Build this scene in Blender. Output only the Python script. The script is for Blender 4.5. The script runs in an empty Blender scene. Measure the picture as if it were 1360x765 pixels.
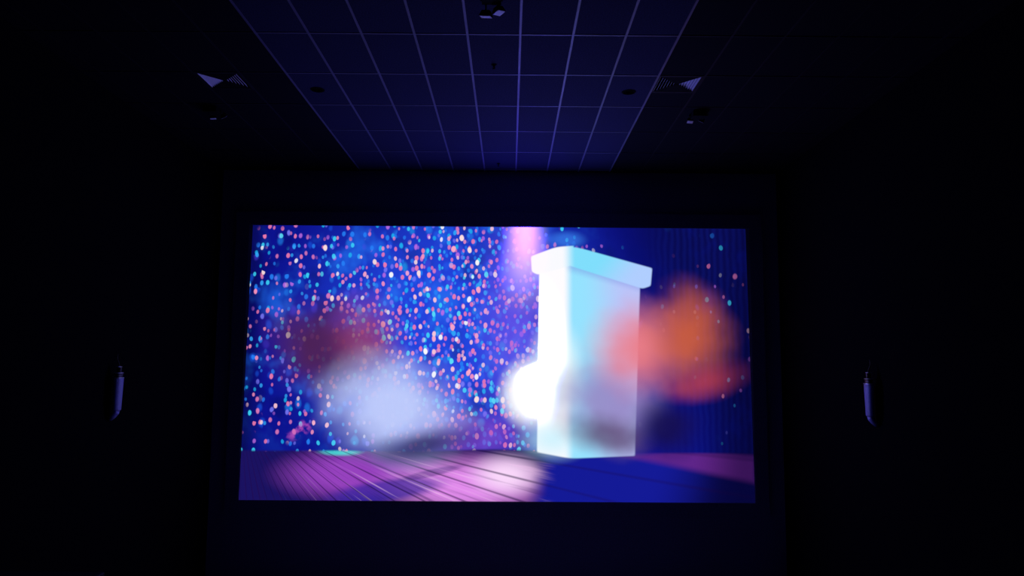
import bpy, bmesh, math, random
from mathutils import Matrix, Vector, Euler

# ------------------------------------------------------------------ camera, world, exposure
scene = bpy.context.scene
col = scene.collection
CAM_Z = 3.6
cam_data = bpy.data.cameras.new('camera')
cam_data.sensor_width = 36.0
cam_data.lens = 36.0 * 1020.0 / 1360.0
cam_data.clip_end = 100
cam = bpy.data.objects.new('camera', cam_data)
col.objects.link(cam)
D = math.pi / 180
cam.matrix_world = (Matrix.Translation((0, 0, CAM_Z)) @ Matrix.Rotation(-0.13 * D, 4, 'Z')
                    @ Matrix.Rotation((90 + 5.82) * D, 4, 'X') @ Matrix.Rotation(0.40 * D, 4, 'Z'))
scene.camera = cam
world = bpy.data.worlds.new('dark_world')
scene.world = world
world.use_nodes = True
world.node_tree.nodes['Background'].inputs[0].default_value = (0, 0, 0, 1)
world.node_tree.nodes['Background'].inputs[1].default_value = 0.0
vs = scene.view_settings
vs.view_transform = 'Standard'
vs.look = 'None'
vs.exposure = 0.0
vs.gamma = 1.0
vs.use_curve_mapping = False
scene.cycles.use_denoising = True
scene.cycles.max_bounces = 4
scene.cycles.diffuse_bounces = 3
HOT_WHITE, HOT_BLUE, BEAM_BLUE = 15.0, 108.0, 34.0     # brightness added to the blown-out whites and beam, to light the ceiling
FILM_STRENGTH = 1.0          # the lit picture on the screen is the only light in the hall
rng = random.Random(7)

# room numbers (metres, camera above the origin looking along +Y)
XL, XR, YF, YB, ZC = -5.65, 5.21, 14.80, -6.0, 7.40
SCREEN_Y = 14.70


# ------------------------------------------------------------------ helpers
def srgb(r, g, b):
    def f(c):
        c /= 255.0
        return c / 12.92 if c <= 0.04045 else ((c + 0.055) / 1.055) ** 2.4
    return (f(r), f(g), f(b))


def obj(name, bm, mat, parent=None, loc=None, rot=None, smooth=False):
    me = bpy.data.meshes.new(name)
    bmesh.ops.recalc_face_normals(bm, faces=bm.faces)
    bm.to_mesh(me)
    bm.free()
    if smooth:
        for p in me.polygons:
            p.use_smooth = True
    o = bpy.data.objects.new(name, me)
    col.objects.link(o)
    me.materials.append(mat)
    if parent:
        o.parent = parent
    if loc is not None:
        o.location = loc
    if rot is not None:
        o.rotation_euler = rot
    return o


def share(src, parent=None, loc=None, rot=None):
    o = src.copy()
    col.objects.link(o)
    if parent is not None:
        o.parent = parent
    if loc is not None:
        o.location = loc
    if rot is not None:
        o.rotation_euler = rot
    return o


def copy_tree(o, parent=None):
    c = o.copy()
    col.objects.link(c)
    c.parent = parent
    for ch in list(o.children):
        copy_tree(ch, c)
    return c


def empty(name, loc, rz=0.0):
    o = bpy.data.objects.new(name, None)
    o.empty_display_size = 0.1
    col.objects.link(o)
    o.location = loc
    o.rotation_euler = (0, 0, rz)
    return o


def tag(o, label, cat, group=None):
    o['label'] = label
    o['category'] = cat
    if group:
        o['group'] = group
    return o


def struct(o, label, cat):
    o['kind'] = 'structure'
    o['label'] = label
    o['category'] = cat
    return o


def box(bm, x0, x1, y0, y1, z0, z1, bevel=0.0, mat=None):
    r = bmesh.ops.create_cube(bm, size=1.0)
    vsx = r['verts']
    for v in vsx:
        v.co.x = x0 + (v.co.x + 0.5) * (x1 - x0)
        v.co.y = y0 + (v.co.y + 0.5) * (y1 - y0)
        v.co.z = z0 + (v.co.z + 0.5) * (z1 - z0)
    if bevel > 0:
        es = list({e for v in vsx for e in v.link_edges})
        rb = bmesh.ops.bevel(bm, geom=es, offset=bevel, segments=2, profile=0.5, affect='EDGES')
        vsx = list({v for f in rb['faces'] for v in f.verts} | {v for v in vsx if v.is_valid})
    if mat is not None:
        bmesh.ops.transform(bm, matrix=mat, verts=vsx)
    return vsx


def lathe(bm, prof, n=20, axis_xy=(0, 0), half=None, cap=True):
    rings = []
    for (r, z) in prof:
        ring = []
        for i in range(n):
            a = 2 * math.pi * i / n
            ring.append(bm.verts.new((axis_xy[0] + r * math.cos(a), axis_xy[1] + r * math.sin(a), z)))
        rings.append(ring)
    for a, b in zip(rings[:-1], rings[1:]):
        for i in range(n):
            bm.faces.new((a[i], a[(i + 1) % n], b[(i + 1) % n], b[i]))
    if cap:
        bm.faces.new(rings[0])
        bm.faces.new(rings[-1])


def tube(bm, pts, radii, n=8):
    pts = [Vector(p) for p in pts]
    rings = []
    for i, p in enumerate(pts):
        t = (pts[min(i + 1, len(pts) - 1)] - pts[max(i - 1, 0)]).normalized()
        up = Vector((0, 1, 0)) if abs(t.y) < 0.9 else Vector((1, 0, 0))
        a = t.cross(up).normalized()
        b = t.cross(a)
        rad = radii[i] if isinstance(radii, (list, tuple)) else radii
        rings.append([bm.verts.new(p + rad * (math.cos(2 * math.pi * k / n) * a + math.sin(2 * math.pi * k / n) * b))
                      for k in range(n)])
    for a, b in zip(rings[:-1], rings[1:]):
        for i in range(n):
            bm.faces.new((a[i], a[(i + 1) % n], b[(i + 1) % n], b[i]))
    bm.faces.new(rings[0])
    bm.faces.new(rings[-1])


def surface_mat(name, c, rough=0.8, metal=0.0, noise_scale=20.0, noise_amt=0.25, bump=0.0, spec=0.3):
    """plain procedural material: colour varied by noise plus a fine bump"""
    m = bpy.data.materials.new(name)
    m.use_nodes = True
    nt = m.node_tree
    b = nt.nodes['Principled BSDF']
    b.inputs['Roughness'].default_value = rough
    b.inputs['Metallic'].default_value = metal
    b.inputs['Specular IOR Level'].default_value = spec
    tc = nt.nodes.new('ShaderNodeTexCoord')
    nz = nt.nodes.new('ShaderNodeTexNoise')
    nz.inputs['Scale'].default_value = noise_scale
    nz.inputs['Detail'].default_value = 3.0
    nt.links.new(tc.outputs['Object'], nz.inputs['Vector'])
    ramp = nt.nodes.new('ShaderNodeValToRGB')
    lo = [v * (1 - noise_amt) for v in c]
    hi = [min(1, v * (1 + noise_amt)) for v in c]
    ramp.color_ramp.elements[0].position = 0.3
    ramp.color_ramp.elements[1].position = 0.7
    ramp.color_ramp.elements[0].color = (*lo, 1)
    ramp.color_ramp.elements[1].color = (*hi, 1)
    nt.links.new(nz.outputs['Fac'], ramp.inputs['Fac'])
    nt.links.new(ramp.outputs['Color'], b.inputs['Base Color'])
    if bump > 0:
        bp = nt.nodes.new('ShaderNodeBump')
        bp.inputs['Strength'].default_value = bump
        bp.inputs['Distance'].default_value = 0.01
        nt.links.new(nz.outputs['Fac'], bp.inputs['Height'])
        nt.links.new(bp.outputs['Normal'], b.inputs['Normal'])
    return m


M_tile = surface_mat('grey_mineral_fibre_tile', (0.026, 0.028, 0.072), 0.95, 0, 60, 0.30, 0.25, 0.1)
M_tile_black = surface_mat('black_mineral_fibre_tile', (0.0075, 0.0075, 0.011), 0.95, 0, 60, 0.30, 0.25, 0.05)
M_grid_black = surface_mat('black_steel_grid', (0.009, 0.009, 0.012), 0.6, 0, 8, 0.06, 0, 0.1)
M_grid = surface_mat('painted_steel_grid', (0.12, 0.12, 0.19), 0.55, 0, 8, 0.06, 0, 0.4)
M_white = surface_mat('white_enamel', (0.84, 0.84, 0.87), 0.5, 0, 10, 0.05, 0, 0.4)
M_black = surface_mat('black_plastic', (0.005, 0.005, 0.006), 0.9, 0, 15, 0.2, 0, 0.05)
M_void = surface_mat('black_cavity', (0.004, 0.004, 0.004), 0.9, 0, 10, 0.1, 0, 0.0)
M_flock = surface_mat('dark_cloth_masking', (0.42, 0.42, 0.50), 1.0, 0, 80, 0.3, 0.2, 0.0)
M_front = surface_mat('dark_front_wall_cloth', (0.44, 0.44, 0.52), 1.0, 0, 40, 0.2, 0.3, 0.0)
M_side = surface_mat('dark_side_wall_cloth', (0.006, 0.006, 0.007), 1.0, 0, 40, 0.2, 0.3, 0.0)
M_floor = surface_mat('dark_carpet', (0.11, 0.11, 0.17), 1.0, 0, 60, 0.35, 0.4, 0.0)
M_ledge = surface_mat('dark_laminate', (0.02, 0.02, 0.022), 0.7, 0, 10, 0.15, 0, 0.2)
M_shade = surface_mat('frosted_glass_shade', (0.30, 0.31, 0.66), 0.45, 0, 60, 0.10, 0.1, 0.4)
M_bronze = surface_mat('dark_bronze', (0.05, 0.04, 0.035), 0.45, 0.6, 30, 0.3, 0.1, 0.5)
M_chrome = surface_mat('satin_metal', (0.55, 0.55, 0.58), 0.4, 0.5, 20, 0.08, 0, 0.5)


# ------------------------------------------------------------------ the picture on the screen (nodes only)
class N:
    """tiny expression wrapper around shader math nodes"""
    nt = None

    def __init__(self, s):
        self.s = s

    @staticmethod
    def op(kind, *args):
        n = N.nt.nodes.new('ShaderNodeMath')
        n.operation = kind
        for i, a in enumerate(args):
            if isinstance(a, N):
                N.nt.links.new(a.s, n.inputs[i])
            else:
                n.inputs[i].default_value = float(a)
        return N(n.outputs[0])

    def __add__(self, o): return N.op('ADD', self, o)
    def __radd__(self, o): return N.op('ADD', o, self)
    def __sub__(self, o): return N.op('SUBTRACT', self, o)
    def __rsub__(self, o): return N.op('SUBTRACT', o, self)
    def __mul__(self, o): return N.op('MULTIPLY', self, o)
    def __rmul__(self, o): return N.op('MULTIPLY', o, self)
    def __truediv__(self, o): return N.op('DIVIDE', self, o)


def nmax(a, b): return N.op('MAXIMUM', a, b)
def nmin(a, b): return N.op('MINIMUM', a, b)


def sstep(lo, hi, x):
    n = N.nt.nodes.new('ShaderNodeMapRange')
    n.interpolation_type = 'SMOOTHSTEP'
    n.clamp = True
    for i, a in enumerate((x, lo, hi, 0.0, 1.0)):
        if isinstance(a, N):
            N.nt.links.new(a.s, n.inputs[i])
        else:
            n.inputs[i].default_value = float(a)
    return N(n.outputs[0])


def fall(lo, hi, x):                 # 1 at lo, 0 at hi
    return 1.0 - sstep(lo, hi, x)


class Col:
    def __init__(self, s): self.s = s


def mixc(base, over, fac, mode='MIX'):
    n = N.nt.nodes.new('ShaderNodeMix')
    n.data_type = 'RGBA'
    n.blend_type = mode
    n.clamp_factor = True
    if isinstance(fac, N):
        N.nt.links.new(fac.s, n.inputs[0])
    else:
        n.inputs[0].default_value = fac
    for idx, c in ((6, base), (7, over)):
        if isinstance(c, Col):
            N.nt.links.new(c.s, n.inputs[idx])
        else:
            n.inputs[idx].default_value = (*c, 1)
    return Col(n.outputs[2])


def vec(x, y, z=0.0):
    n = N.nt.nodes.new('ShaderNodeCombineXYZ')
    for i, a in enumerate((x, y, z)):
        if isinstance(a, N):
            N.nt.links.new(a.s, n.inputs[i])
        else:
            n.inputs[i].default_value = float(a)
    return n.outputs[0]


def noise(v, scale, detail=2.0):
    n = N.nt.nodes.new('ShaderNodeTexNoise')
    n.inputs['Scale'].default_value = scale
    n.inputs['Detail'].default_value = detail
    N.nt.links.new(v, n.inputs['Vector'])
    return N(n.outputs['Fac'])


def film_material():
    m = bpy.data.materials.new('projected_film_picture')
    m.use_nodes = True
    nt = m.node_tree
    nt.nodes.clear()
    N.nt = nt
    out = nt.nodes.new('ShaderNodeOutputMaterial')
    em = nt.nodes.new('ShaderNodeEmission')
    em.inputs['Strength'].default_value = FILM_STRENGTH
    nt.links.new(em.outputs[0], out.inputs[0])
    uv = nt.nodes.new('ShaderNodeUVMap')
    uv.uv_map = 'film'
    sp = nt.nodes.new('ShaderNodeSeparateXYZ')
    nt.links.new(uv.outputs[0], sp.inputs[0])
    # picture units: 670 wide, 365 tall, offset so they read like the photograph's scale
    X = N(sp.outputs[0]) * 670.0 + 326.0
    Y = N(sp.outputs[1]) * 365.0 + 301.0

    def K(x, y):
        t = (y - 301.0) / 365.0
        l, r = 336 - 19 * t, 990 + 13 * t
        return 326 + 670 * (x - l) / (r - l), y

    def ell(x, y, rx, ry, rot=0.0):
        """normalised elliptical distance"""
        x, y = K(x, y)
        dx, dy = X - x, Y - y
        if rot:
            c, s = math.cos(rot * D), math.sin(rot * D)
            dx, dy = dx * c + dy * s, dy * c - dx * s
        dx, dy = dx * (1.0 / rx), dy * (1.0 / ry)
        return N.op('SQRT', dx * dx + dy * dy)

    def poly(pts, soft=1.2):
        """mask of a convex polygon given clockwise in picture space"""
        d = None
        pts = [K(*p) for p in pts]
        for (x0, y0), (x1, y1) in zip(pts, pts[1:] + pts[:1]):
            nx, ny = (y1 - y0), -(x1 - x0)
            ln = math.hypot(nx, ny)
            nx, ny = nx / ln, ny / ln
            e = X * nx + Y * ny - (nx * x0 + ny * y0)
            d = e if d is None else N.op('SMOOTH_MAX', d, e, 4.0)
        return fall(-soft, soft, d)

    P = vec(X, Y)
    # --- deep blue hall behind the stage
    c = mixc(srgb(12, 18, 142), srgb(22, 50, 212), fall(0.2, 1.2, ell(600, 440, 230, 200)))
    c = mixc(c, srgb(8, 10, 78), sstep(800, 960, X + (450 - Y) * 0.35))
    c = mixc(c, srgb(6, 8, 70), fall(326, 356, X) * 0.8)
    blot = noise(vec(X * 0.02, Y * 0.016), 1.0, 3)
    c = mixc(c, srgb(30, 105, 235), sstep(0.50, 0.72, blot) * fall(0.5, 1.25, ell(560, 430, 260, 200)) * 0.9)
    c = mixc(c, srgb(8, 14, 110), fall(0.30, 0.46, blot) * 0.7)

    # --- confetti: three depths of round, slightly tall specks
    dens = fall(0.25, 1.35, ell(610, 445, 200, 200)) * 1.1
    left = fall(0.5, 1.25, ell(430, 450, 150, 200)) * 0.45
    right = fall(0.0, 1.2, ell(950, 440, 90, 160)) * 0.05
    density = nmax(nmax(dens, left), right)

    warp01 = noise(vec(X * 0.05, Y * 0.05), 1.0, 1) * 0.4

    def specks(base, s, seed, dmul, rmin, rmax, stops, alpha, soft=0.62, warp=3.0):
        v = nt.nodes.new('ShaderNodeTexVoronoi')
        v.voronoi_dimensions = '2D'
        v.feature = 'F1'
        v.inputs['Scale'].default_value = 1.0
        v.inputs['Randomness'].default_value = 0.95
        nt.links.new(vec(X * (1.0 / s) + seed * 3.1 + warp01, Y * (1.0 / (s * 1.45)) + seed * 1.7), v.inputs['Vector'])
        sc = nt.nodes.new('ShaderNodeSeparateColor')
        nt.links.new(v.outputs['Color'], sc.inputs[0])
        r, g, b = (N(sc.outputs[i]) for i in range(3))
        rad = r * (rmax - rmin) + rmin
        disc = sstep(rad, rad * soft, N(v.outputs['Distance']))
        on = sstep(-0.02, 0.06, density * dmul - g)
        rp = nt.nodes.new('ShaderNodeValToRGB')
        rp.color_ramp.interpolation = 'CONSTANT'
        el = rp.color_ramp.elements
        while len(el) < len(stops):
            el.new(1.0)
        for e, (pos, cc) in zip(el, stops):
            e.position = pos
            e.color = (*srgb(*cc), 1)
        nt.links.new(b.s, rp.inputs['Fac'])
        return mixc(base, Col(rp.outputs[0]), disc * on * (alpha * (0.55 + 0.45 * r) if isinstance(alpha, N) else (r * 0.45 + 0.55) * alpha))

    c = specks(c, 15, 11.3, 1.1, 0.25, 0.46, [(0, (26, 90, 240)), (0.5, (34, 130, 245)), (0.75, (70, 60, 220)), (0.9, (20, 170, 240))], 0.60, 0.3)
    c = mixc(c, srgb(56, 100, 245), dens * 0.24)
    c = specks(c, 9.6, 5.7, 1.3, 0.20, 0.36, [(0, (38, 130, 250)), (0.32, (190, 110, 230)), (0.5, (30, 180, 245)), (0.68, (235, 130, 190)), (0.85, (120, 120, 250))], 0.85, 0.5)
    c = specks(c, 8.6, 2.2, 0.95, 0.20, 0.36, [(0, (240, 125, 175)), (0.34, (50, 165, 250)), (0.55, (250, 150, 190)), (0.72, (60, 210, 250)), (0.86, (255, 200, 215))], 0.92)
    c = specks(c, 11.5, 8.9, 0.42, 0.16, 0.32, [(0, (255, 170, 200)), (0.3, (255, 225, 225)), (0.55, (90, 225, 250)), (0.75, (250, 245, 255)), (0.9, (255, 255, 255))], 1.0)
    # violet haze in front of the far crowd
    c = mixc(c, srgb(120, 90, 240), fall(0.0, 1.0, ell(690, 430, 75, 190)) * 0.55)
    # pink spotlight falling from the top
    beam = fall(0.0, 1.0, N.op('ABSOLUTE', X - K(697, 330)[0]) / (34.0 + (Y - 301.0) * 0.12)) * fall(300, 430, Y)
    c = mixc(c, srgb(232, 205, 255), beam)
    c = mixc(c, srgb(60, 130, 245), fall(0.2, 1.0, ell(752, 318, 34, 16)) * 0.6)
    # dim vertical curtain folds at the right
    fold = N.op('SINE', X * 0.75 + noise(P, 0.03, 2) * 6.0) * 0.5 + 0.5
    c = mixc(c, srgb(20, 34, 150), fold * sstep(850, 900, X) * 0.16)
    # bluish to rosy murk low behind the stage edge
    c = mixc(c, srgb(140, 70, 200), fall(0.2, 1.0, ell(620, 580, 110, 40)) * 0.55)
    c = mixc(c, srgb(190, 80, 190), fall(0.3, 1.0, ell(398, 575, 26, 12, -35)) * sstep(0.40, 0.62, noise(P, 0.09, 2)) * 0.8)

    # --- plank stage
    edge = 601.0 + noise(vec(X * 0.01, 0.0), 1.0, 1) * 2.0 - fall(0, 1, ell(660, 600, 120, 30)) * 3.0
    stage = sstep(-2.0, 2.0, Y - edge)
    ang = N.op('ARCTAN2', Y - 548.0, X - 322.0)
    dist = N.op('SQRT', (Y - 548.0) * (Y - 548.0) + (X - 322.0) * (X - 322.0))
    s = mixc(srgb(26, 18, 96), srgb(150, 66, 190), fall(0.25, 1.05, ell(470, 632, 120, 42)))
    s = mixc(s, srgb(226, 140, 236), fall(0.2, 1.1, ell(618, 645, 125, 46)))
    s = mixc(s, srgb(255, 222, 255), fall(0.1, 1.0, ell(672, 632, 62, 36)) * 0.9)
    s = mixc(s, srgb(20, 26, 150), sstep(700, 732, X + (Y - 640) * 0.25))
    s = mixc(s, srgb(10, 10, 76), sstep(860, 960, X + (Y - 640) * 0.3))
    s = mixc(s, srgb(104, 40, 140), poly([(835, 607), (900, 598), (1003, 606), (1003, 640)], 6.0) * 0.8)
    s = mixc(s, srgb(44, 36, 160), fall(0.5, 1.05, ell(512, 653, 92, 17, -8)) * 0.75)
    s = mixc(s, srgb(30, 26, 120), fall(0.5, 1.05, ell(572, 630, 52, 6, -13)) * 0.5)
    s = mixc(s, srgb(60, 220, 215), fall(0.3, 1.0, ell(452, 603, 36, 7)) * 0.85)
    # plank joints and grain: lines running to the far left
    gr = noise(vec(ang * 55.0, dist * 0.006), 1.0, 3)
    s = mixc(s, srgb(40, 14, 90), sstep(0.52, 0.72, gr) * fall(700, 740, X) * 0.5)
    s = mixc(s, srgb(255, 205, 250), fall(0.28, 0.42, gr) * fall(700, 740, X) * sstep(360, 520, X) * 0.35)
    ww = N.op('FRACT', ang * 14.0 + 0.2)
    joint = fall(0.0, 0.09, N.op('ABSOLUTE', ww - 0.5))
    s = mixc(s, srgb(24, 8, 70), joint * (0.30 + fall(690, 740, X) * 0.4))
    c = mixc(c, s, stage)

    # --- plain soft pools of coloured light that stand in for the cast
    wob = noise(P, 0.02, 2) * 0.5 - 0.25
    c = mixc(c, srgb(78, 34, 84), fall(0.25, 1.2, ell(432, 468, 88, 66, 15) + wob) * 0.95)
    c = mixc(c, srgb(150, 62, 112), fall(0.0, 1.2, ell(485, 452, 52, 70, -20) + wob) * 0.75)
    c = mixc(c, srgb(190, 203, 252), fall(0.2, 1.25, ell(520, 545, 98, 72, 15) + wob) * 0.98)
    c = mixc(c, srgb(30, 20, 92), fall(0.1, 1.2, ell(560, 594, 86, 24, -12) + wob) * 0.85)

    # --- plain white plinth with an overhanging slab
    body = poly([(716, 352), (753, 345), (850, 372), (843, 606), (757, 610), (713, 602)], 1.5)
    side = sstep(747, 762, X)
    pb = mixc(srgb(255, 252, 255), srgb(150, 226, 255), side)
    pb = mixc(pb, srgb(186, 196, 250), sstep(770, 835, X))
    pb = mixc(pb, srgb(120, 140, 225), fall(0, 1, (Y - 350.0 - (X - 753.0) * 0.27) / 16.0) * side * 0.55)
    c = mixc(c, pb, body)
    slab = nmax(poly([(705, 341), (738, 328), (762, 326), (762, 352), (714, 366), (706, 362)], 1.3),
                poly([(752, 327), (766, 328), (866, 356), (864, 380), (853, 384), (752, 352)], 1.3))
    cp = mixc(srgb(250, 250, 255), srgb(128, 222, 252), sstep(745, 765, X))
    cp = mixc(cp, srgb(176, 206, 255), sstep(790, 862, X + (Y - 350) * 0.8))
    c = mixc(c, cp, slab)
    # blown-out white light at its foot
    c = mixc(c, srgb(255, 255, 255), fall(0.45, 1.1, ell(706, 525, 46, 52)))
    c = mixc(c, srgb(240, 255, 255), fall(0.2, 1.0, ell(738, 500, 46, 90)) * 0.95)
    c = mixc(c, srgb(190, 240, 255), fall(0.0, 1.0, ell(735, 585, 60, 36)) * 0.7)

    # warm and grey light pools beside the plinth
    c = mixc(c, srgb(150, 134, 196), fall(0.2, 1.25, ell(806, 535, 78, 64, 20) + wob) * 0.9)
    c = mixc(c, srgb(84, 54, 96), fall(0.1, 1.25, ell(806, 580, 64, 30, 12) + wob) * 0.75)
    c = mixc(c, srgb(22, 15, 78), fall(0.2, 1.2, ell(885, 570, 50, 44) + wob) * 0.9)
    c = mixc(c, srgb(236, 126, 136), fall(0.05, 1.25, ell(850, 462, 72, 64, -20) + wob) * 0.95)
    c = mixc(c, srgb(200, 92, 62), fall(0.05, 1.25, ell(915, 448, 60, 74) + wob) * 0.92)
    c = mixc(c, srgb(180, 60, 80), fall(0.0, 1.2, ell(940, 508, 64, 26, -14) + wob) * 0.7)
    # lens-like fall-off of the projector towards the right edge and corners
    c = mixc(c, srgb(3, 3, 40), sstep(930, 1002, X + (Y - 484) * 0.12) * 0.65)
    # extra, mostly blue brightness added to the blown-out parts to light the ceiling
    sc = nt.nodes.new('ShaderNodeSeparateColor')
    nt.links.new(c.s, sc.inputs[0])
    r, g, b = (N(sc.outputs[i]) for i in range(3))
    hot = sstep(0.55, 0.98, nmin(r, nmin(g, b)))
    hot = hot * fall(0.0, 1.0, ell(716, 470, 46, 120))
    hot = hot * hot
    beam_hot = beam * fall(300, 400, Y) * sstep(0.6, 0.9, b)
    cc = nt.nodes.new('ShaderNodeCombineColor')
    for k, e in enumerate((r + hot * HOT_WHITE + beam_hot * 0.6, g + hot * HOT_WHITE, b + hot * HOT_BLUE + beam_hot * BEAM_BLUE)):
        nt.links.new(e.s, cc.inputs[k])
    nt.links.new(cc.outputs[0], em.inputs['Color'])
    return m


# ------------------------------------------------------------------ the hall
bm = bmesh.new()
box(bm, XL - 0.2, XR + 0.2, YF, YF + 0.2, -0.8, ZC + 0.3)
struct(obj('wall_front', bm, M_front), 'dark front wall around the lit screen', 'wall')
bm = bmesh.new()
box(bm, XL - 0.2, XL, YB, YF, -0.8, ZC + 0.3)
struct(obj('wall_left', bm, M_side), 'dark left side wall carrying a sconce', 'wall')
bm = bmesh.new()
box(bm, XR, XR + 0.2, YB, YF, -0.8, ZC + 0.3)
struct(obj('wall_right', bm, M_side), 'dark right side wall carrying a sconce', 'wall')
bm = bmesh.new()
box(bm, XL - 0.2, XR + 0.2, YB - 0.2, YB, -0.8, ZC + 0.3)
struct(obj('wall_back', bm, M_side), 'dark back wall behind the viewer', 'wall')

# stepped floor, flat in front of the screen and rising towards the back
bm = bmesh.new()
prof = [(YF, -0.6), (7.0, -0.6)]
z = -0.6
for i in range(7):
    z += 0.40
    prof += [(7.0 - i, z), (6.0 - i if i < 6 else YB, z)]
prof += [(YB, -0.8), (YF, -0.8)]
a = [bm.verts.new((XL, y, zz)) for y, zz in prof]
b = [bm.verts.new((XR, y, zz)) for y, zz in prof]
n = len(prof)
for i in range(n):
    bm.faces.new((a[i], a[(i + 1) % n], b[(i + 1) % n], b[i]))
bm.faces.new(a)
bm.faces.new(b)
struct(obj('floor', bm, M_floor), 'dark stepped carpet floor', 'floor')

# low aisle wall whose top edge just enters the bottom left corner
bm = bmesh.new()
box(bm, XL, -1.37, 2.46, 2.60, 1.40, 2.885)
half = obj('wall_aisle', bm, M_side)
struct(half, 'low dark aisle wall at the bottom left corner', 'wall')
bm = bmesh.new()
box(bm, XL, -1.34, 2.42, 2.64, 2.885, 2.912, 0.006)
obj('cap_board', bm, M_ledge, half)

# ceiling: slab, lay-in tiles, runners and cross tees
bm = bmesh.new()
box(bm, XL, XR, YB, YF, ZC + 0.04, ZC + 0.3)
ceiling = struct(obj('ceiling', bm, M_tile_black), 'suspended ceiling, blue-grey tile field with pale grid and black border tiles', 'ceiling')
PX, PY, X0, Y0 = 0.6096, 1.2192, 0.095, 8.50
tile_cache = {}


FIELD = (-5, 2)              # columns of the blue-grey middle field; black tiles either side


def tile(x0, x1, y0, y1, mat):
    w, d = x1 - x0 - 0.006, y1 - y0 - 0.006
    key = (round(w, 3), round(d, 3), mat.name)
    if key not in tile_cache:
        t = bmesh.new()
        box(t, -w / 2, w / 2, -d / 2, d / 2, 0, 0.018)
        tile_cache[key] = obj('ceiling_tile', t, mat, ceiling)
        o = tile_cache[key]
    else:
        o = share(tile_cache[key], ceiling)
    o.location = ((x0 + x1) / 2, (y0 + y1) / 2, ZC + rng.uniform(0.0, 0.0015))
    return o


DIFF_CELLS = {(3, 1), (-7, 1)}
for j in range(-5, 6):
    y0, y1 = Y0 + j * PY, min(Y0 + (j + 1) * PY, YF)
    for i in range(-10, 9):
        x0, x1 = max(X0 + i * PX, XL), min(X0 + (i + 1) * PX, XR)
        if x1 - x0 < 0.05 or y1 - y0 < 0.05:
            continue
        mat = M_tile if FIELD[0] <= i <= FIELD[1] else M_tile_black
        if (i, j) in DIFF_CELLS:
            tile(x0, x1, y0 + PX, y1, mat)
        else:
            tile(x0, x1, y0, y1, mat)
grid_src = {}


def runner(x, mat):
    if mat.name not in grid_src:
        t = bmesh.new()
        box(t, -0.013, 0.013, Y0 - 5 * PY, YF, -0.008, -0.001)
        box(t, -0.003, 0.003, Y0 - 5 * PY, YF, -0.001, 0.038)
        grid_src[mat.name] = obj('grid_runner', t, mat, ceiling, (x, 0, ZC))
    else:
        share(grid_src[mat.name], ceiling, (x, 0, ZC))


def tee(xa, xb, y, mat):
    key = (round(xa, 3), round(xb, 3))
    if key not in grid_src:
        t = bmesh.new()
        box(t, xa, xb, -0.010, 0.010, -0.006, -0.001)
        box(t, xa, xb, -0.003, 0.003, -0.001, 0.038)
        grid_src[key] = obj('cross_tee', t, mat, ceiling, (0, y, ZC))
    else:
        share(grid_src[key], ceiling, (0, y, ZC))


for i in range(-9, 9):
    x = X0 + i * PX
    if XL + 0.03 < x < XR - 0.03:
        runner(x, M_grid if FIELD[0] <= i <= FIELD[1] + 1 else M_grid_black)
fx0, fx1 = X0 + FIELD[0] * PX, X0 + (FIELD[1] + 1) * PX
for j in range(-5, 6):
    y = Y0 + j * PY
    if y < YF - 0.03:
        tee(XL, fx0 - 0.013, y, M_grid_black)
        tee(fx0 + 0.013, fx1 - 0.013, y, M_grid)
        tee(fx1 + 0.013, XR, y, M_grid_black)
for (i, j) in sorted(DIFF_CELLS):
    t = bmesh.new()
    box(t, 0.013, PX - 0.013, -0.010, 0.010, -0.006, -0.001)
    obj('short_tee', t, M_grid_black, ceiling, (X0 + i * PX, Y0 + j * PY + PX, ZC))

# ------------------------------------------------------------------ screen
screen = empty('cinema_screen', (-0.22, SCREEN_Y, 1.08))
tag(screen, 'large wide cinema screen glowing with a blue and pink film picture', 'screen')
TL, TR, BR, BL = (-4.995, 6.287), (4.556, 6.284), (4.615, 1.086), (-5.048, 1.079)
bm = bmesh.new()
uvl = bm.loops.layers.uv.new('film')
NX, NZ = 16, 10
grid = {}
for iy in range(NZ + 1):
    for ix in range(NX + 1):
        u, v = ix / NX, iy / NZ
        px = (TL[0] * (1 - u) + TR[0] * u) * (1 - v) + (BL[0] * (1 - u) + BR[0] * u) * v
        pz = (TL[1] * (1 - u) + TR[1] * u) * (1 - v) + (BL[1] * (1 - u) + BR[1] * u) * v
        grid[ix, iy] = (bm.verts.new((px + 0.22, 0.0, pz - 1.08)), (u, v))
for iy in range(NZ):
    for ix in range(NX):
        q = [grid[ix, iy], grid[ix, iy + 1], grid[ix + 1, iy + 1], grid[ix + 1, iy]]
        f = bm.faces.new([p[0] for p in q])
        for l, p in zip(f.loops, q):
            l[uvl].uv = p[1]
me = bpy.data.meshes.new('projected_picture')
bm.to_mesh(me)
bm.free()
pic = bpy.data.objects.new('projected_picture', me)
col.objects.link(pic)
me.materials.append(film_material())
pic.parent = screen
pic['label'] = 'bright film picture with confetti, plank stage and white plinth'
# the sheet the picture falls on
bm = bmesh.new()
box(bm, -4.95, 4.95, 0.004, 0.03, -0.12, 5.33)
obj('screen_sheet', bm, M_white, screen)
# black masking boards framing the sheet
W = 0.22
for (x0, x1, z0, z1) in ((-5.10, 5.10, 5.215, 5.48), (-5.10, 5.10, -0.27, -0.01),
                         (-5.10, -4.845, -0.01, 5.215), (4.85, 5.10, -0.01, 5.215)):
    bm = bmesh.new()
    box(bm, x0, x1, -0.004, 0.1, z0, z1, 0.002)
    obj('masking_board', bm, M_flock, screen)

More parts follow.
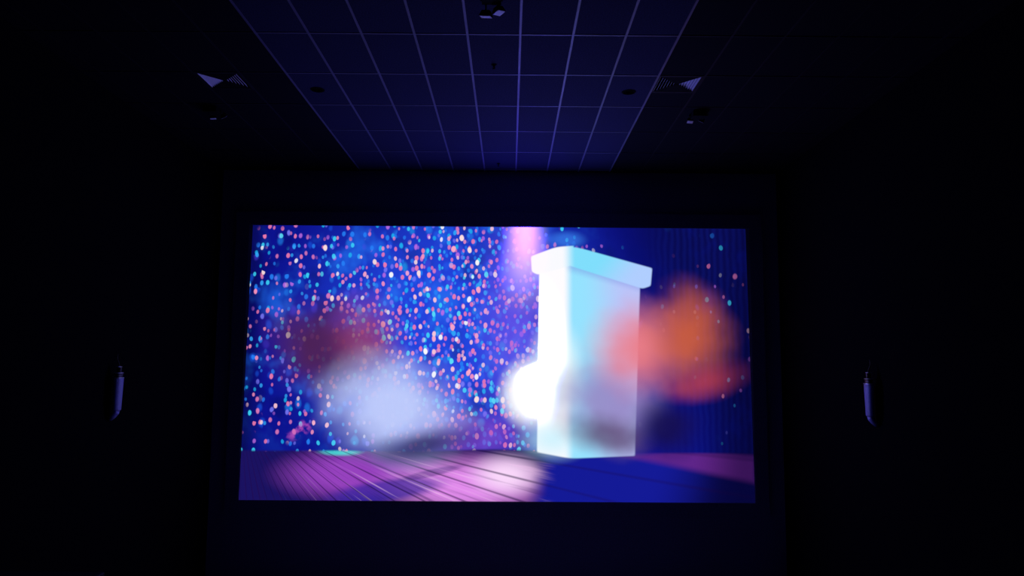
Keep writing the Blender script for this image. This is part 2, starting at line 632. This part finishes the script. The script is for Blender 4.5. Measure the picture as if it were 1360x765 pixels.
# ------------------------------------------------------------------ air diffusers
def diffuser(x0, y0):
    """square ceiling diffuser, nested flaring louvres modelled left and right only"""
    root = empty('air_diffuser', (x0 + PX / 2, y0 + PX / 2, ZC))
    h = PX / 2 - 0.013
    t = bmesh.new()
    for (a0, a1, b0, b1) in ((-h, h, -h, -h + 0.022), (-h, h, h - 0.022, h),
                             (-h, -h + 0.022, -h + 0.022, h - 0.022), (h - 0.022, h, -h + 0.022, h - 0.022)):
        box(t, a0, a1, b0, b1, -0.004, 0.004)
    obj('frame', t, M_grid_black, root)
    t = bmesh.new()
    box(t, -h + 0.006, h - 0.006, -h + 0.006, h - 0.006, 0.034, 0.038)
    obj('back_pan', t, M_void, root)
    rings = 7
    for k in range(rings):
        ro = h - 0.026 - k * 0.037         # outer lower edge
        ri = ro - 0.014                    # inner upper edge
        t = bmesh.new()
        # one louvre: slanted blade of trapezoid plan on the +x side
        lo, hi = 0.001, 0.029
        th = 0.0015
        ps = [(ro, -ro, lo), (ro, ro, lo), (ri, ri, hi), (ri, -ri, hi)]
        v1 = [t.verts.new(p) for p in ps]
        v2 = [t.verts.new((p[0] + th, p[1], p[2] + th)) for p in ps]
        t.faces.new(v1)
        t.faces.new(v2)
        for q in range(4):
            t.faces.new((v1[q], v1[(q + 1) % 4], v2[(q + 1) % 4], v2[q]))
        src = obj('louvre_blade', t, M_white, root)
        share(src, root, (0, 0, 0), (0, 0, math.pi))
    # black sheets standing in for shade on the sections towards and away from the screen
    for q in (-1, 1):
        t = bmesh.new()
        e = h - 0.024
        ps = [(-e, q * e), (e, q * e), (0.012, q * 0.004), (-0.012, q * 0.004)]
        v1 = [t.verts.new((x, y, 0.001)) for x, y in ps]
        v2 = [t.verts.new((x, y, 0.005)) for x, y in ps]
        t.faces.new(v1)
        t.faces.new(v2)
        for k in range(4):
            t.faces.new((v1[k], v1[(k + 1) % 4], v2[(k + 1) % 4], v2[k]))
        obj('shade_panel', t, M_black, root)
    return root


tag(diffuser(X0 + 3 * PX, Y0 + PY), 'square ceiling air diffuser with a bright striped triangle of louvres, right of the grid',
    'air diffuser', 'ceiling air diffusers')
tag(diffuser(X0 - 7 * PX, Y0 + PY), 'faint square air diffuser high on the dark left of the ceiling',
    'air diffuser', 'ceiling air diffusers')


# ------------------------------------------------------------------ recessed downlights
def downlight(x, y):
    root = empty('recessed_downlight', (x, y, ZC))
    t = bmesh.new()
    lathe(t, [(0.080, -0.001), (0.098, -0.002), (0.098, -0.007), (0.082, -0.012), (0.078, -0.007), (0.080, -0.001)], 28, cap=False)
    obj('trim_ring', t, M_black, root, smooth=True)
    t = bmesh.new()
    lathe(t, [(0.079, -0.001), (0.079, -0.005), (0.02, -0.0025), (0.02, -0.001)], 28)
    obj('dark_reflector', t, M_void, root, smooth=True)
    return root


tag(downlight(1.624, 10.323), 'unlit dark round downlight left of the bright air diffuser', 'downlight', 'unlit ceiling downlights')
tag(downlight(-2.691, 10.329), 'unlit dark round downlight on the dim left part of the ceiling', 'downlight', 'unlit ceiling downlights')


# ------------------------------------------------------------------ sprinkler heads
def sprinkler(x, y):
    root = empty('ceiling_sprinkler', (x, y, ZC))
    t = bmesh.new()
    lathe(t, [(0.036, -0.0005), (0.034, -0.006), (0.015, -0.010), (0.012, -0.0005)], 18)
    obj('escutcheon', t, M_black, root, smooth=True)
    t = bmesh.new()
    lathe(t, [(0.010, -0.006), (0.010, -0.026), (0.006, -0.030), (0.006, -0.045)], 12)
    for s in (-1, 1):
        tube(t, [(s * 0.009, 0, -0.022), (s * 0.017, 0, -0.036), (s * 0.004, 0, -0.052)], 0.0028, 6)
    obj('nozzle_body', t, M_black, root, smooth=True)
    t = bmesh.new()
    lathe(t, [(0.004, -0.050), (0.020, -0.052), (0.022, -0.055), (0.004, -0.056)], 14)
    obj('deflector', t, M_black, root, smooth=True)
    return root


tag(sprinkler(-0.227, 9.397), 'tiny dark sprinkler head below the twin spotlight at the top edge', 'sprinkler', 'ceiling sprinklers')
tag(sprinkler(-0.240, 14.154), 'tiny dark sprinkler head on the ceiling close above the screen', 'sprinkler', 'ceiling sprinklers')


# ------------------------------------------------------------------ twin-head spotlights
def twin_spot(x, y, label, poses, sc=1.0):
    root = empty('twin_spotlight', (x, y, ZC))
    t = bmesh.new()
    box(t, -0.10, 0.10, -0.26, -0.06, -0.09, -0.008, 0.008)
    obj('housing', t, M_black, root)
    t = bmesh.new()
    box(t, -0.12, 0.12, -0.10, -0.05, -0.045, -0.02, 0.004)
    obj('cross_bar', t, M_black, root)
    for (hx, hy, hz, rx, ry, rz, w, d) in poses:
        t = bmesh.new()
        tube(t, [(hx * 0.9, -0.075, -0.035), (hx, hy * 0.5 - 0.03, -0.04), (hx, hy, hz + 0.03)], 0.012, 8)
        obj('swivel_arm', t, M_black, root)
        mt = Matrix.Translation((hx, hy, hz)) @ Euler((rx * D, ry * D, rz * D)).to_matrix().to_4x4()
        t = bmesh.new()
        box(t, -w / 2, w / 2, -d / 2, d / 2, -0.012, 0.05, 0.006)
        for v in t.verts:                               # taper towards the back
            if v.co.z > 0.02:
                v.co.x *= 0.7
                v.co.y *= 0.7
        bmesh.ops.transform(t, matrix=mt, verts=t.verts)
        head = obj('lamp_head', t, M_black, root)
        t = bmesh.new()
        box(t, -w / 2 + 0.006, w / 2 - 0.006, -d / 2 + 0.006, d / 2 - 0.006, -0.017, -0.010, 0.003)
        bmesh.ops.transform(t, matrix=mt, verts=t.verts)
        obj('lens', t, M_white, head)
    return tag(root, label, 'spotlight', 'twin ceiling spotlights')


twin_spot(-0.215, 7.66, 'black twin spotlight with two pale lenses at the top centre of the ceiling',
          [(-0.062, 0.09, -0.13, 6, 8, -15, 0.13, 0.09), (0.075, 0.0, -0.13, -8, -6, 38, 0.105, 0.11)])
twin_spot(2.79, 11.30, 'small black twin spotlight just below the bright right air diffuser',
          [(-0.085, 0.01, -0.09, -18, 4, 0, 0.10, 0.075), (0.095, 0.06, -0.06, 35, 20, 10, 0.09, 0.08)])
twin_spot(-4.46, 11.28, 'barely lit twin spotlight below the faint left air diffuser',
          [(-0.045, 0.01, -0.10, -6, -6, 10, 0.10, 0.06), (0.095, 0.06, -0.06, 35, -20, -10, 0.09, 0.08)])


# ------------------------------------------------------------------ wall sconces
def sconce(loc, rz, label):
    """torch-like wall light; local +x points out of the wall, z=0 at the shade's middle"""
    root = empty('wall_sconce', loc, rz)

    def flat(t, k=1.9):                    # the fitting is a flattened oval, wide along the wall
        for v in t.verts:
            v.co.y *= k
    ax = 0.105
    t = bmesh.new()
    box(t, 0.0, 0.02, -0.04, 0.04, -0.36, 0.20, 0.006)
    obj('back_plate', t, M_black, root)
    t = bmesh.new()
    lathe(t, [(0.038, -0.225), (0.046, -0.215), (0.056, 0.215), (0.052, 0.225)], 20, (ax, 0))
    flat(t)
    obj('shade', t, M_shade, root)
    t = bmesh.new()
    for z0, r in ((0.226, 0.060),):
        lathe(t, [(r - 0.006, z0), (r, z0 + 0.003), (r, z0 + 0.010), (r - 0.006, z0 + 0.013)], 18, (ax, 0))
    flat(t)
    obj('collar_ring', t, M_chrome, root)
    t = bmesh.new()
    lathe(t, [(0.05, 0.239), (0.040, 0.252), (0.046, 0.275), (0.040, 0.298)], 16, (ax, 0))
    flat(t)
    obj('cup', t, M_bronze, root, smooth=True)
    t = bmesh.new()
    lathe(t, [(0.046, 0.298), (0.052, 0.300), (0.052, 0.305), (0.046, 0.308)], 18, (ax, 0))
    flat(t)
    obj('collar_ring', t, M_chrome, root)
    t = bmesh.new()
    lathe(t, [(0.036, 0.308), (0.030, 0.33), (0.036, 0.36), (0.028, 0.385), (0.030, 0.392), (0.012, 0.40)], 16, (ax, 0))
    obj('crown', t, M_bronze, root, smooth=True)
    t = bmesh.new()
    lathe(t, [(0.030, 0.385), (0.034, 0.387), (0.034, 0.391), (0.030, 0.393)], 18, (ax, 0))
    flat(t)
    obj('collar_ring', t, M_chrome, root)
    t = bmesh.new()
    tube(t, [(ax, 0, 0.395), (ax - 0.01, 0, 0.44), (ax - 0.035, 0, 0.50), (ax - 0.03, 0, 0.55), (ax - 0.02, 0, 0.575)],
         [0.010, 0.009, 0.008, 0.006, 0.002], 8)
    obj('finial', t, M_bronze, root, smooth=True)
    t = bmesh.new()
    tube(t, [(ax, 0, -0.222), (ax - 0.012, 0, -0.255), (0.055, 0, -0.31), (0.02, 0, -0.355)],
         [0.036, 0.040, 0.034, 0.022], 12)
    flat(t, 1.7)
    obj('tapered_bracket', t, M_shade, root, smooth=True)
    for zz in (0.12, -0.30):
        t = bmesh.new()
        box(t, 0.015, ax - 0.03, -0.01, 0.01, zz - 0.01, zz + 0.01)
        obj('support_arm', t, M_black, root)
    return tag(root, label, 'wall sconce', 'side wall sconces')


sconce((XL, 10.98, 3.165), 0.0, 'tall slim unlit wall sconce on the left side wall, glowing faint blue')
sconce((XR, 10.98, 3.155), math.pi, 'tall slim unlit wall sconce on the right side wall, faint violet')
